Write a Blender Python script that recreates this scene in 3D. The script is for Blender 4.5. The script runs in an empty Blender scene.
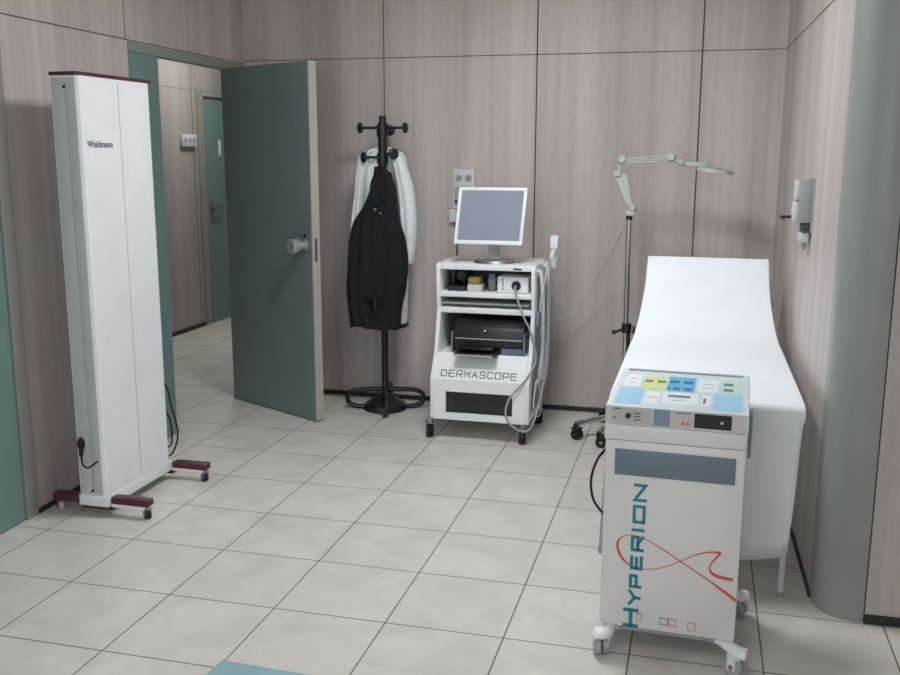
import bpy, bmesh, math, random
from mathutils import Vector, Matrix
random.seed(7)
S = bpy.context.scene
COL = S.collection

# ------------------------------------------------------------------ camera, light, exposure
R0 = Vector((0.9676974, 0.2521005, 0.0026516)); R2 = Vector((-0.2469828, 0.9500593, -0.1907534))
R2.normalize(); right = (R0 - R2 * R0.dot(R2)).normalized(); down = R2.cross(right).normalized()
cam_data = bpy.data.cameras.new('camera'); cam = bpy.data.objects.new('camera', cam_data); COL.objects.link(cam)
m = Matrix((right, -down, -R2)).transposed().to_4x4()
m.translation = Vector((2.14606, -2.79214, 1.53813)); cam.matrix_world = m
cam_data.sensor_width = 36.0; cam_data.lens = 36.0 * 956.2 / 900.0; cam_data.clip_start = 0.05
S.camera = cam

world = bpy.data.worlds.new('world'); S.world = world; world.use_nodes = True
world.node_tree.nodes['Background'].inputs[0].default_value = (0.75, 0.85, 1.0, 1)
world.node_tree.nodes['Background'].inputs[1].default_value = 0.25
LIGHT_STRENGTH = 34.0
REAR_STRENGTH = 6.0
CORRIDOR_STRENGTH = 34.0
wl_data = bpy.data.lights.new('added_window_fill', 'AREA'); wl_data.shape = 'RECTANGLE'; wl_data.size = 2.4; wl_data.size_y = 1.3  # added fill lamp just inside the unseen window, brightens the upright faces
wl_data.energy = 45.0; wl_data.color = (0.90, 0.96, 1.0)
wlo = bpy.data.objects.new('added_window_fill', wl_data); COL.objects.link(wlo); wlo.location = (1.5, -4.53, 1.65); wlo.rotation_euler = (math.radians(90), 0, 0)
S.view_settings.view_transform = 'Standard'; S.view_settings.look = 'None'
S.view_settings.gamma = 1.0; S.view_settings.use_curve_mapping = False
S.view_settings.exposure = 0.0

# ------------------------------------------------------------------ materials
def lin(c):
    return tuple(((v / 255) / 12.92 if v / 255 <= 0.04045 else ((v / 255 + 0.055) / 1.055) ** 2.4) for v in c) + (1.0,)

def mat(name, rgb, rough=0.5, metal=0.0, var=0.04, scale=8.0, bump=0.0, emis=None, coat=0.0, stretch=(1, 1, 1)):
    mt = bpy.data.materials.new(name); mt.use_nodes = True
    nt = mt.node_tree; b = nt.nodes['Principled BSDF']
    b.inputs['Roughness'].default_value = rough; b.inputs['Metallic'].default_value = metal
    b.inputs['Coat Weight'].default_value = coat
    tc = nt.nodes.new('ShaderNodeTexCoord'); mp = nt.nodes.new('ShaderNodeMapping'); mp.inputs['Scale'].default_value = stretch
    nz = nt.nodes.new('ShaderNodeTexNoise'); nz.inputs['Scale'].default_value = scale; nz.inputs['Detail'].default_value = 4
    nt.links.new(tc.outputs['Object'], mp.inputs[0]); nt.links.new(mp.outputs[0], nz.inputs['Vector'])
    cr = nt.nodes.new('ShaderNodeValToRGB'); c = lin(rgb)
    cr.color_ramp.elements[0].position = 0.3; cr.color_ramp.elements[1].position = 0.7
    cr.color_ramp.elements[0].color = tuple(v * (1 - var) for v in c[:3]) + (1,)
    cr.color_ramp.elements[1].color = tuple(min(1, v * (1 + var)) for v in c[:3]) + (1,)
    nt.links.new(nz.outputs[0], cr.inputs[0]); nt.links.new(cr.outputs[0], b.inputs['Base Color'])
    if bump:
        bp = nt.nodes.new('ShaderNodeBump'); bp.inputs['Strength'].default_value = bump; bp.inputs['Distance'].default_value = 0.005
        nt.links.new(nz.outputs[0], bp.inputs['Height']); nt.links.new(bp.outputs[0], b.inputs['Normal'])
    if emis:
        b.inputs['Emission Color'].default_value = lin(emis[0]); b.inputs['Emission Strength'].default_value = emis[1]
    return mt

def wood_mat(name, a, bcol, rough=0.45):
    mt = bpy.data.materials.new(name); mt.use_nodes = True
    nt = mt.node_tree; b = nt.nodes['Principled BSDF']; b.inputs['Roughness'].default_value = rough
    tc = nt.nodes.new('ShaderNodeTexCoord')
    def noise(sc, s, det):
        mp = nt.nodes.new('ShaderNodeMapping'); mp.inputs['Scale'].default_value = sc
        nz = nt.nodes.new('ShaderNodeTexNoise'); nz.inputs['Scale'].default_value = s; nz.inputs['Detail'].default_value = det
        nt.links.new(tc.outputs['Object'], mp.inputs[0]); nt.links.new(mp.outputs[0], nz.inputs['Vector']); return nz.outputs[0]
    n1 = noise((1, 1, 0.04), 5.0, 3); n2 = noise((1, 1, 0.03), 28.0, 5); n3 = noise((1, 1, 0.12), 110.0, 3)
    def mul(x, k):
        q = nt.nodes.new('ShaderNodeMath'); q.operation = 'MULTIPLY'; q.inputs[1].default_value = k; nt.links.new(x, q.inputs[0]); return q.outputs[0]
    def add(x, y):
        q = nt.nodes.new('ShaderNodeMath'); q.operation = 'ADD'; nt.links.new(x, q.inputs[0]); nt.links.new(y, q.inputs[1]); return q.outputs[0]
    v = add(add(mul(n1, 0.58), mul(n2, 0.27)), mul(n3, 0.15))
    cr = nt.nodes.new('ShaderNodeValToRGB'); cr.color_ramp.elements[0].position = 0.36; cr.color_ramp.elements[1].position = 0.64
    cr.color_ramp.elements[0].color = lin(a); cr.color_ramp.elements[1].color = lin(bcol)
    nt.links.new(v, cr.inputs[0]); nt.links.new(cr.outputs[0], b.inputs['Base Color'])
    return mt

def tile_mat():
    mt = bpy.data.materials.new('floor_tile'); mt.use_nodes = True
    nt = mt.node_tree; b = nt.nodes['Principled BSDF']
    tc = nt.nodes.new('ShaderNodeTexCoord')
    br = nt.nodes.new('ShaderNodeTexBrick'); br.offset = 0; br.squash = 1
    br.inputs['Scale'].default_value = 1; br.inputs['Brick Width'].default_value = 0.4; br.inputs['Row Height'].default_value = 0.4
    br.inputs['Mortar Size'].default_value = 0.0034; br.inputs['Mortar Smooth'].default_value = 0.6; br.inputs['Bias'].default_value = 0
    br.inputs['Color1'].default_value = (0.47, 0.47, 0.47, 1); br.inputs['Color2'].default_value = (0.53, 0.53, 0.53, 1)
    nt.links.new(tc.outputs['Object'], br.inputs['Vector'])
    n1 = nt.nodes.new('ShaderNodeTexNoise'); n1.inputs['Scale'].default_value = 5; n1.inputs['Detail'].default_value = 6; n1.inputs['Roughness'].default_value = 0.6; n1.inputs['Distortion'].default_value = 0.6
    nt.links.new(tc.outputs['Object'], n1.inputs['Vector'])
    cr = nt.nodes.new('ShaderNodeValToRGB'); cr.color_ramp.elements[0].position = 0.3; cr.color_ramp.elements[1].position = 0.7
    cr.color_ramp.elements[0].color = lin((208, 204, 195)); cr.color_ramp.elements[1].color = lin((228, 224, 215))
    nt.links.new(n1.outputs[0], cr.inputs[0])
    mx = nt.nodes.new('ShaderNodeMix'); mx.data_type = 'RGBA'
    nt.links.new(br.outputs['Fac'], mx.inputs[0]); nt.links.new(cr.outputs[0], mx.inputs[6]); mx.inputs[7].default_value = lin((96, 92, 86))
    nt.links.new(mx.outputs[2], b.inputs['Base Color'])
    b.inputs['Roughness'].default_value = 0.42
    bp = nt.nodes.new('ShaderNodeBump'); bp.inputs['Strength'].default_value = 0.25; bp.inputs['Distance'].default_value = 0.003; bp.invert = True
    nt.links.new(br.outputs['Fac'], bp.inputs['Height']); nt.links.new(bp.outputs[0], b.inputs['Normal'])
    return mt

M = {
 'tile': tile_mat(),
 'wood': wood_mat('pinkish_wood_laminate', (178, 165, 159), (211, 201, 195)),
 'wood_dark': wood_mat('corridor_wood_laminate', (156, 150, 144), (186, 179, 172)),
 'seam': mat('dark_seam', (58, 54, 52), 0.7),
 'skirt': mat('dark_baseboard', (42, 40, 40), 0.5),
 'ceiling': mat('ceiling_paint', (214, 214, 210), 0.9),
 'teal': mat('teal_laminate', (116, 145, 142), 0.4, var=0.03, scale=4),
 'teal_dark': mat('dark_teal_laminate', (112, 131, 127), 0.42, var=0.04, scale=4),
 'sage': mat('sage_grey_laminate', (146, 153, 146), 0.4, var=0.03, scale=4),
 'trim': mat('warm_grey_trim', (150, 150, 140), 0.45),
 'cream': mat('cream_door_edge', (184, 178, 164), 0.5),
 'chrome': mat('brushed_chrome', (205, 208, 212), 0.22, 1.0),
 'door_knob': mat('satin_aluminium', (190, 192, 192), 0.4, 0.6),
 'steel': mat('satin_steel', (170, 172, 172), 0.35, 1.0),
 'white': mat('white_enamel', (240, 243, 245), 0.35, var=0.02),
 'white_cool': mat('cool_white_enamel', (226, 232, 236), 0.35, var=0.02),
 'offwhite': mat('off_white_plastic', (206, 210, 206), 0.45, var=0.03),
 'side_grey': mat('light_grey_enamel', (196, 200, 196), 0.4),
 'cabinet_white': mat('warm_white_enamel', (222, 219, 217), 0.35, var=0.02),
 'grey_pl': mat('light_grey_plastic', (158, 165, 164), 0.5),
 'slate': mat('slate_grey_plastic', (108, 122, 134), 0.45),
 'blue_grey': mat('blue_grey_panel', (126, 146, 164), 0.4),
 'black': mat('black_plastic', (26, 27, 30), 0.4),
 'black_gloss': mat('glossy_black_plastic', (20, 21, 25), 0.15),
 'rubber': mat('black_rubber', (24, 24, 25), 0.75),
 'dark': mat('dark_interior', (62, 64, 70), 0.6),
 'burgundy': mat('burgundy_enamel', (84, 36, 46), 0.35, var=0.06),
 'paper': mat('white_couch_paper', (240, 246, 250), 0.75, var=0.015, scale=10, bump=0.15),
 'cloth_white': mat('white_cotton', (232, 238, 242), 0.9, var=0.05, scale=30, bump=0.2),
 'cloth_black': mat('black_wool', (24, 24, 26), 0.95, var=0.25, scale=60, bump=0.3),
 'silver': mat('silver_button', (190, 190, 185), 0.3, 1.0),
 'coat_stand': mat('black_lacquer', (30, 31, 34), 0.35),
 'screen': mat('screen_painted_reflection', (134, 140, 152), 0.25, emis=((140, 148, 170), 0.16)),  # screen is off; pale base and faint emission stand in for a reflection
 'lavender': mat('lavender_grey_wheel', (176, 172, 184), 0.5),
 'ink_teal': mat('teal_lettering', (28, 132, 150), 0.5),
 'ink_red': mat('orange_red_print', (214, 84, 60), 0.5),
 'ink_grey': mat('mid_grey_lettering', (104, 112, 122), 0.5),
 'ink_dark': mat('dark_grey_lettering', (78, 84, 92), 0.5),
 'beige_pl': mat('pale_beige_panel', (188, 184, 178), 0.5),
 'pink_pl': mat('pale_pink_panel', (204, 190, 186), 0.5),
 'sky': mat('pale_sky_blue_print', (168, 212, 240), 0.45),
 'pale': mat('pale_blue_membrane', (208, 228, 236), 0.45),
 'blue': mat('bright_blue_print', (104, 182, 222), 0.45),
 'blue_dk': mat('deep_blue_print', (40, 112, 160), 0.45),
 'yellow': mat('lime_yellow_print', (222, 230, 158), 0.45),
 'mint': mat('pale_mint_print', (200, 230, 218), 0.45),
 'ochre': mat('ochre_card', (190, 165, 80), 0.6),
 'lamp_green': mat('pale_grey_green_enamel', (186, 194, 186), 0.4),
 'cable_white': mat('pale_cable', (206, 206, 200), 0.5),
 'cable_grey': mat('grey_cable', (160, 168, 172), 0.5),
 'mat_blue': mat('light_teal_vinyl', (160, 196, 205), 0.5, var=0.03),
 'light': mat('lamp_diffuser', (240, 240, 240), 0.5, emis=((248, 252, 255), LIGHT_STRENGTH)),
 'light_rear': mat('rear_lamp_diffuser', (240, 240, 240), 0.5, emis=((248, 252, 255), REAR_STRENGTH)),
 'light_cor': mat('corridor_lamp_diffuser', (240, 240, 240), 0.5, emis=((250, 252, 250), CORRIDOR_STRENGTH)),
}

# ------------------------------------------------------------------ mesh helpers
def NB(): return bmesh.new()

def box(bm, x0, x1, y0, y1, z0, z1, bev=0.0, seg=2):
    t = bmesh.new(); bmesh.ops.create_cube(t, size=1)
    for v in t.verts:
        v.co = Vector(((x0 + x1) / 2 + v.co.x * (x1 - x0), (y0 + y1) / 2 + v.co.y * (y1 - y0), (z0 + z1) / 2 + v.co.z * (z1 - z0)))
    if bev > 0: bmesh.ops.bevel(t, geom=t.edges[:] + t.verts[:], offset=bev, segments=seg, affect='EDGES', profile=0.5)
    merge(bm, t)

def merge(bm, t):
    me = bpy.data.meshes.new('tmp'); t.to_mesh(me); t.free(); bm.from_mesh(me); bpy.data.meshes.remove(me)

def frame_of(d):
    d = d.normalized(); a = Vector((0, 0, 1)) if abs(d.z) < 0.9 else Vector((1, 0, 0))
    u = d.cross(a).normalized(); return u, d.cross(u).normalized()

def cyl(bm, p0, p1, r0, r1=None, seg=24):
    p0 = Vector(p0); p1 = Vector(p1); r1 = r0 if r1 is None else r1
    u, w = frame_of(p1 - p0); a = []; b = []
    for i in range(seg):
        t = 2 * math.pi * i / seg; d = u * math.cos(t) + w * math.sin(t)
        a.append(bm.verts.new(p0 + d * r0)); b.append(bm.verts.new(p1 + d * r1))
    for i in range(seg):
        j = (i + 1) % seg; bm.faces.new((a[i], a[j], b[j], b[i]))
    bm.faces.new(a[::-1]); bm.faces.new(b)

def smooth_path(pts, n=8, closed=False):
    P = [Vector(p) for p in pts]; out = []; L = len(P)
    rng = range(L) if closed else range(L - 1)
    for i in rng:
        if closed: p0, p1, p2, p3 = P[(i - 1) % L], P[i], P[(i + 1) % L], P[(i + 2) % L]
        else: p0, p1, p2, p3 = P[max(i - 1, 0)], P[i], P[i + 1], P[min(i + 2, L - 1)]
        for k in range(n):
            t = k / n
            out.append(0.5 * ((2 * p1) + (p2 - p0) * t + (2 * p0 - 5 * p1 + 4 * p2 - p3) * t * t + (3 * p1 - p0 - 3 * p2 + p3) * t ** 3))
    if not closed: out.append(P[-1])
    return out

def tube(bm, pts, r, seg=10, closed=False, smooth=True, n=8):
    P = smooth_path(pts, n, closed) if smooth else [Vector(p) for p in pts]
    L = len(P); rings = []; prev = None
    for i in range(L):
        if closed: d = P[(i + 1) % L] - P[(i - 1) % L]
        else: d = P[min(i + 1, L - 1)] - P[max(i - 1, 0)]
        d.normalize()
        if prev is None: u, w = frame_of(d)
        else:
            u = prev - d * prev.dot(d)
            u = u.normalized() if u.length > 1e-6 else frame_of(d)[0]
            w = d.cross(u).normalized()
        prev = u; rr = r(i / (L - 1)) if callable(r) else r
        rings.append([bm.verts.new(P[i] + (u * math.cos(2 * math.pi * k / seg) + w * math.sin(2 * math.pi * k / seg)) * rr) for k in range(seg)])
    for i in range(L if closed else L - 1):
        a, b = rings[i], rings[(i + 1) % L]
        for k in range(seg):
            j = (k + 1) % seg; bm.faces.new((a[k], a[j], b[j], b[k]))
    if not closed: bm.faces.new(rings[0][::-1]); bm.faces.new(rings[-1])

def ball(bm, c, r, sx=1, sy=1, sz=1, seg=20):
    t = bmesh.new(); bmesh.ops.create_uvsphere(t, u_segments=seg, v_segments=seg // 2, radius=r)
    for v in t.verts: v.co = Vector((v.co.x * sx + c[0], v.co.y * sy + c[1], v.co.z * sz + c[2]))
    merge(bm, t)

def prism(bm, poly, axis, a0, a1, bev=0.0):
    """poly = 2-D points in the two other axes (in xyz order)"""
    def P(u, v, a):
        return Vector({'x': (a, u, v), 'y': (u, a, v), 'z': (u, v, a)}[axis])
    t = bmesh.new()
    A = [t.verts.new(P(u, v, a0)) for u, v in poly]; B = [t.verts.new(P(u, v, a1)) for u, v in poly]
    n = len(poly)
    for i in range(n):
        j = (i + 1) % n; t.faces.new((A[i], A[j], B[j], B[i]))
    t.faces.new(A[::-1]); t.faces.new(B)
    bmesh.ops.recalc_face_normals(t, faces=t.faces[:])
    if bev: bmesh.ops.bevel(t, geom=t.edges[:] + t.verts[:], offset=bev, segments=2, affect='EDGES', profile=0.5)
    merge(bm, t)

def frame_plate(bm, x0, x1, z0, z1, hx0, hx1, hz0, hz1, y0, y1):
    box(bm, x0, x1, y0, y1, z0, hz0); box(bm, x0, x1, y0, y1, hz1, z1)
    box(bm, x0, hx0, y0, y1, hz0, hz1); box(bm, hx1, x1, y0, y1, hz0, hz1)

def top_of(o):
    while o.parent: o = o.parent
    return o

def obj(name, bm, material, parent=None, origin=(0, 0, 0), smooth=True, angle=35):
    bmesh.ops.recalc_face_normals(bm, faces=bm.faces[:])
    off = Vector(top_of(parent).location) if parent else Vector(origin)
    for v in bm.verts: v.co -= off
    me = bpy.data.meshes.new(name); bm.to_mesh(me); bm.free()
    me.materials.append(M[material])
    if smooth:
        me.polygons.foreach_set('use_smooth', [True] * len(me.polygons)); me.set_sharp_from_angle(angle=math.radians(angle))
    o = bpy.data.objects.new(name, me); COL.objects.link(o)
    if parent: o.parent = parent
    else: o.location = off
    return o

def thing(name, label, cat, loc, group=None):
    o = bpy.data.objects.new(name, None); COL.objects.link(o); o.location = loc; o.empty_display_size = 0.1
    o['label'] = label; o['category'] = cat
    if group: o['group'] = group
    return o

def tag(o, label, cat, group=None):
    o['label'] = label; o['category'] = cat
    if group: o['group'] = group
    return o

def struct(name, bm, material, parent=None, label=None, **k):
    o = obj(name, bm, material, parent, **k)
    if not parent: o['kind'] = 'structure'
    if label: o['label'] = label; 
    return o

def sroot(name, label, cat, loc):
    o = thing(name, label, cat, loc); o['kind'] = 'structure'; return o

def bx(name, b, material, parent=None, bev=0.0, **k):
    bm = NB(); box(bm, *b, bev=bev); return obj(name, bm, material, parent, **k)

# stroke lettering, letters in a unit box; frame(u, v) -> Vector in the world, n = outward normal
LET = {
 'H': [[(0, 0), (0, 1)], [(1, 0), (1, 1)], [(0, .5), (1, .5)]],
 'Y': [[(0, 1), (.5, .48)], [(1, 1), (.5, .48)], [(.5, .48), (.5, 0)]],
 'P': [[(0, 0), (0, 1), (1, 1), (1, .42), (0, .42)]],
 'E': [[(1, 1), (0, 1), (0, 0), (1, 0)], [(0, .5), (.9, .5)]],
 'R': [[(0, 0), (0, 1), (1, 1), (1, .45), (0, .45)], [(.5, .45), (1, 0)]],
 'I': [[(0, 0), (0, 1)]],
 'O': [[(0, 0), (0, 1), (1, 1), (1, 0), (0, 0)]],
 'N': [[(0, 0), (0, 1), (1, 0), (1, 1)]],
 'D': [[(0, 0), (0, 1), (.8, 1), (1, .8), (1, .2), (.8, 0), (0, 0)]],
 'M': [[(0, 0), (0, 1), (.5, .35), (1, 1), (1, 0)]],
 'A': [[(0, 0), (.5, 1), (1, 0)], [(.22, .35), (.78, .35)]],
 'S': [[(1, .85), (.85, 1), (.12, 1), (0, .85), (0, .62), (.12, .52), (.88, .48), (1, .38), (1, .15), (.88, 0), (.12, 0), (0, .15)]],
 'C': [[(1, .82), (.85, 1), (.15, 1), (0, .82), (0, .18), (.15, 0), (.85, 0), (1, .18)]],
}
def stroke(bm, pts, widths, n, closed=False):
    """flat ribbon through world points, thickness 0.6 mm along n"""
    L = len(pts); lo = []; 
    for i in range(L):
        d = (pts[min(i + 1, L - 1)] - pts[max(i - 1, 0)])
        if 0 < i < L - 1:
            d1 = (pts[i] - pts[i - 1]).normalized(); d2 = (pts[i + 1] - pts[i]).normalized()
            d = d1 + d2
            k = 1 / max(0.5, math.sqrt(max(1e-6, (1 + d1.dot(d2)) / 2)))
        else: k = 1
        s = n.cross(d.normalized()).normalized() * widths[i] / 2 * k
        lo.append((pts[i] - s, pts[i] + s))
    V = [[bm.verts.new(a), bm.verts.new(b), bm.verts.new(b + n * .0006), bm.verts.new(a + n * .0006)] for a, b in lo]
    for i in range(L - 1):
        for k in range(4):
            j = (k + 1) % 4; bm.faces.new((V[i][k], V[i][j], V[i + 1][j], V[i + 1][k]))
    bm.faces.new(V[0][::-1]); bm.faces.new(V[-1])

def letter(bm, ch, o, U, Vv, w, h, t, n):
    """o = lower-left corner, U/Vv unit vectors, w/h size, t stroke width"""
    for line in LET[ch]:
        P = []
        for (a, b) in line:
            aa = t / 2 + a * (w - t) if ch != 'I' else w / 2
            P.append(o + U * aa + Vv * (t / 2 + b * (h - t)))
        # extend free ends
        if line[0] != line[-1]:
            P[0] = P[0] - (P[1] - P[0]).normalized() * t / 2; P[-1] = P[-1] + (P[-1] - P[-2]).normalized() * t / 2
        else:
            P[0] = P[0] - (P[1] - P[0]).normalized() * t / 2; P[-1] = P[-1] + (P[-1] - P[-2]).normalized() * t / 2
        stroke(bm, P, [t] * len(P), n)

def caster(parent, x, y, top, r=0.025, w=0.02, ang=0.0, wheel_mat='rubber', fork_mat='grey_pl', twin=False):
    """fork + wheel under (x, y); fork reaches up to z = top"""
    ca, sa = math.cos(ang), math.sin(ang)
    dx, dy = -sa, ca                       # rolling direction
    cx, cy = x + dx * r * 0.45, y + dy * r * 0.45
    bm = NB(); cyl(bm, (x, y, top), (x, y, 2 * r + 0.004), r * 0.35, seg=12)
    bm2 = NB()
    for s in (-1, 1):
        ox, oy = ca * s * (w / 2 + 0.003), sa * s * (w / 2 + 0.003)
        box(bm2, -0.0015, 0.0015, -r * .45, r * .45, -r * 0.3, r * 1.12)
        for v in bm2.verts:
            X, Y, Z = v.co; v.co = Vector((cx + ox + X * ca - Y * sa, cy + oy + X * sa + Y * ca, r + Z))
        merge(bm, bm2); bm2 = NB()
    box(bm2, -w / 2 - 0.005, w / 2 + 0.005, -r * .9, r * .6, 2 * r + .001, 2 * r + .006)
    for v in bm2.verts:
        X, Y, Z = v.co; v.co = Vector((cx + X * ca - Y * sa, cy + X * sa + Y * ca, Z))
    merge(bm, bm2)
    c = obj('caster', bm, fork_mat, parent)
    bm = NB()
    if twin:
        for s in (-1, 1):
            cyl(bm, (cx + ca * s * w * .12, cy + sa * s * w * .12, r), (cx + ca * s * w * .5, cy + sa * s * w * .5, r), r, r * .93)
    else:
        cyl(bm, (cx - ca * w / 2, cy - sa * w / 2, r), (cx + ca * w / 2, cy + sa * w / 2, r), r)
    obj('wheel', bm, wheel_mat, c)
    bm = NB(); cyl(bm, (cx - ca * (w / 2 + .0045), cy - sa * (w / 2 + .0045), r), (cx + ca * (w / 2 + .0045), cy + sa * (w / 2 + .0045), r), r * .3, seg=12)
    obj('axle', bm, 'steel', c)
    return c

# ------------------------------------------------------------------ room shell
XL, XR, YB, H, ZS = -0.56, 2.585, 2.824, 2.75, 2.085
YF, XE = -4.6, 4.6
XLB = -0.64          # the left wall runs a little out of square: x at the back corner
def xl(y): return -0.548 + (y - 0.3) * (XLB + 0.548) / (YB - 0.3)
Y0D, Y1D = 1.768, 2.56          # doorway
XC = -2.11                     # corridor far wall

bm = NB(); box(bm, -2.3, XE + .1, YF - .1, 6.4, -0.06, 0.0); struct('floor', bm, 'tile', smooth=False)
bm = NB(); box(bm, -2.3, XE + .1, YF - .1, 6.4, H, H + 0.06); struct('ceiling', bm, 'ceiling', smooth=False)

def panel_seams(parent, segs, material='seam'):
    bm = NB()
    for s in segs: box(bm, *s)
    return obj('panel_seam', bm, material, parent, smooth=False)

# back wall
bm = NB(); box(bm, XLB - .02, XR + .12, YB, YB + .12, 0, H)
wb = struct('wall_back', bm, 'wood', smooth=False)
bm = NB(); e = .0012
box(bm, XLB, 2.55, YB - e, YB, ZS - .002, ZS + .002)
for x, t in ((0.275, .0022), (1.197, .0036), (2.112, .0036)):
    box(bm, x - t, x + t, YB - e, YB, 0.03, H)
obj('panel_seam', bm, 'seam', wb, smooth=False)
bm = NB(); box(bm, XLB, 2.538, YB - .012, YB, 0, .027); struct('baseboard_back', bm, 'skirt', smooth=False)

# left wall, out of square: prisms in plan
def left_piece(bm, y0, y1, z0, z1, t=0.1, proud=0.0):
    prism(bm, [(xl(y0) + proud, y0), (xl(y1) + proud, y1), (xl(y1) - t, y1), (xl(y0) - t, y0)], 'z', z0, z1)
bm = NB()
left_piece(bm, 0.50, 1.487, 0, 2.0); left_piece(bm, YF, 2.93, 2.06, H, t=.035); left_piece(bm, 0.50, 1.487, 2.0, 2.06)
left_piece(bm, YF, -1.0, 0, 2.06)
left_piece(bm, 2.60, 2.93, 0, 2.06, t=.035)
wl = struct('wall_left', bm, 'wood', smooth=False)
bm = NB()
left_piece(bm, YF, YB, 2.066, 2.070, t=-.0014); left_piece(bm, 1.47, 1.4725, 2.07, H, t=-.0014); left_piece(bm, .30, .303, 2.07, H, t=-.0014)
obj('panel_seam', bm, 'seam', wl, smooth=False)
bm = NB(); left_piece(bm, .545, 1.485, 0, .022, t=-.010); struct('baseboard_left', bm, 'skirt', smooth=False)
# door casing: lintel, side panel, far jamb
bm = NB(); left_piece(bm, 1.487, YB, 2.017, 2.06, t=.06, proud=.006); left_piece(bm, 2.575, 2.60, 0, 2.017, t=.036, proud=.0)
struct('trim_1', bm, 'sage', smooth=False)
bm = NB(); left_piece(bm, 1.487, Y0D, 0, 2.016, t=.11, proud=.002)
struct('trim_2', bm, 'teal', smooth=False)
# near door at the frame's left edge
d2 = sroot('door_2', 'closed teal door at the left edge of the picture', 'door', (xl(0), 0, 0))
bm = NB(); left_piece(bm, -.46, .46, 0.006, 2.0, t=.05, proud=.0); obj('door_leaf', bm, 'teal', d2, smooth=False)
bm = NB(); left_piece(bm, -.52, -.465, 0, 2.06, t=.1, proud=.008); left_piece(bm, .465, .54, 0, 2.06, t=.1, proud=.008); left_piece(bm, -.465, .465, 2.004, 2.06, t=.1, proud=.008)
obj('door_frame', bm, 'trim', d2, smooth=False)
bm = NB(); left_piece(bm, -1.0, -.52, 0, 2.06, t=.1); struct('wall_left_near', bm, 'wood', smooth=False)
bm = NB(); cyl(bm, (-.56, -.38, 1.02), (-.50, -.38, 1.02), .012); cyl(bm, (-.51, -.38, 1.02), (-.51, -.27, 1.02), .01); obj('door_handle', bm, 'steel', d2)

# right wall with its rounded sage corner and the wall beyond
YC = 0.41; RC = 0.125
bm = NB(); prism(bm, [(2.59, YC + RC + .02), (2.550, YB), (2.70, YB), (2.70, YC + RC + .02)], 'z', 0, H)
wr = struct('wall_right', bm, 'wood', smooth=False)
bm = NB(); prism(bm, [(2.5882, .57), (2.5485, YB), (2.551, YB), (2.592, .57)], 'z', ZS + .0, ZS + .004)
obj('panel_seam', bm, 'seam', wr, smooth=False)
bm = NB(); prism(bm, [(2.580, .56), (2.540, YB), (2.551, YB), (2.591, .56)], 'z', 0, .014); struct('baseboard_right', bm, 'skirt', smooth=False)
bm = NB(); poly = [(2.588, .60)]
for i in range(17):
    a = math.pi + (math.pi / 2) * i / 16
    poly.append((2.588 + RC + RC * math.cos(a), YC + RC + RC * math.sin(a)))
poly += [(2.738, YC), (2.738, YC + .04), (2.62, .60)]
prism(bm, poly, 'z', 0, H); struct('trim_3', bm, 'sage', angle=60)
bm = NB(); box(bm, 2.743, XE, YC + .004, YC + .12, 0, H); we = struct('wall_right_entry', bm, 'wood', smooth=False)
bm = NB(); box(bm, 2.738, 2.743, YC + .01, YC + .05, 0, H); obj('panel_seam', bm, 'seam', we, smooth=False)
bm = NB(); box(bm, 2.740, XE, YC - .006, YC + .004, 0, .03); struct('baseboard_entry', bm, 'skirt', smooth=False)
bm = NB(); box(bm, XE, XE + .1, YF, YC, 0, H); struct('wall_right_near', bm, 'wood', smooth=False)
bm = NB(); frame_plate(bm, -.8, XE, 0, H, .25, 2.75, .95, 2.35, YF - .1, YF); struct('wall_front', bm, 'wood', smooth=False)
wn = sroot('added_window_1', 'wide unseen window added behind the camera for fill light', 'window', (1.5, YF, .95))  # unseen window, added to go with the fill lamp
bm = NB(); frame_plate(bm, .25, 2.75, .95, 2.35, .30, 2.70, 1.0, 2.30, YF - .08, YF - .02); box(bm, 1.48, 1.52, YF - .08, YF - .02, 1.0, 2.30); obj('window_frame', bm, 'trim', wn, smooth=False)
bx('pane', (.30, 2.70, YF - .055, YF - .05, 1.0, 2.30), 'pale', wn, smooth=False)

# corridor
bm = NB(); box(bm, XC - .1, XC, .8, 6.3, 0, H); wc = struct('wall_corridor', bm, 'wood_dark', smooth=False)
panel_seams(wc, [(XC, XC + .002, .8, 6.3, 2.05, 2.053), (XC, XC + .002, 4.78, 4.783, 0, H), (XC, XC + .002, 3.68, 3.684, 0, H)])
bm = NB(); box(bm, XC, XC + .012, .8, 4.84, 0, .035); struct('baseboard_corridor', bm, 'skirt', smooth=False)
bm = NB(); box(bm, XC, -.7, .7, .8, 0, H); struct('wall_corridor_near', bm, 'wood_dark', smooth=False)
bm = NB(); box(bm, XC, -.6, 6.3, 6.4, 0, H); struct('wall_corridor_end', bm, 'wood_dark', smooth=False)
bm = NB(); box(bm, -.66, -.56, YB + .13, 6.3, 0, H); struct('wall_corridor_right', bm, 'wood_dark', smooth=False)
d3 = sroot('door_3', 'teal door across the corridor seen through the open doorway', 'door', (XC, 5.4, 0))
bm = NB(); box(bm, XC, XC + .012, 4.85, 4.96, 0, 2.06); box(bm, XC, XC + .02, 5.86, 5.95, 0, 2.06); obj('door_frame', bm, 'trim', d3, smooth=False)
bx('head_gap', (XC, XC + .014, 4.96, 5.86, 1.985, 2.01), 'seam', d3, smooth=False)
bx('door_leaf', (XC + .001, XC + .012, 4.97, 5.85, .005, 1.984), 'teal', d3, smooth=False)
bm = NB(); cyl(bm, (XC + .012, 5.03, 1.04), (XC + .06, 5.03, 1.04), .014); cyl(bm, (XC + .055, 5.03, 1.04), (XC + .055, 5.15, 1.04), .011)
box(bm, XC + .012, XC + .018, 5.0, 5.06, .90, 1.1); obj('door_handle', bm, 'steel', d3)
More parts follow.
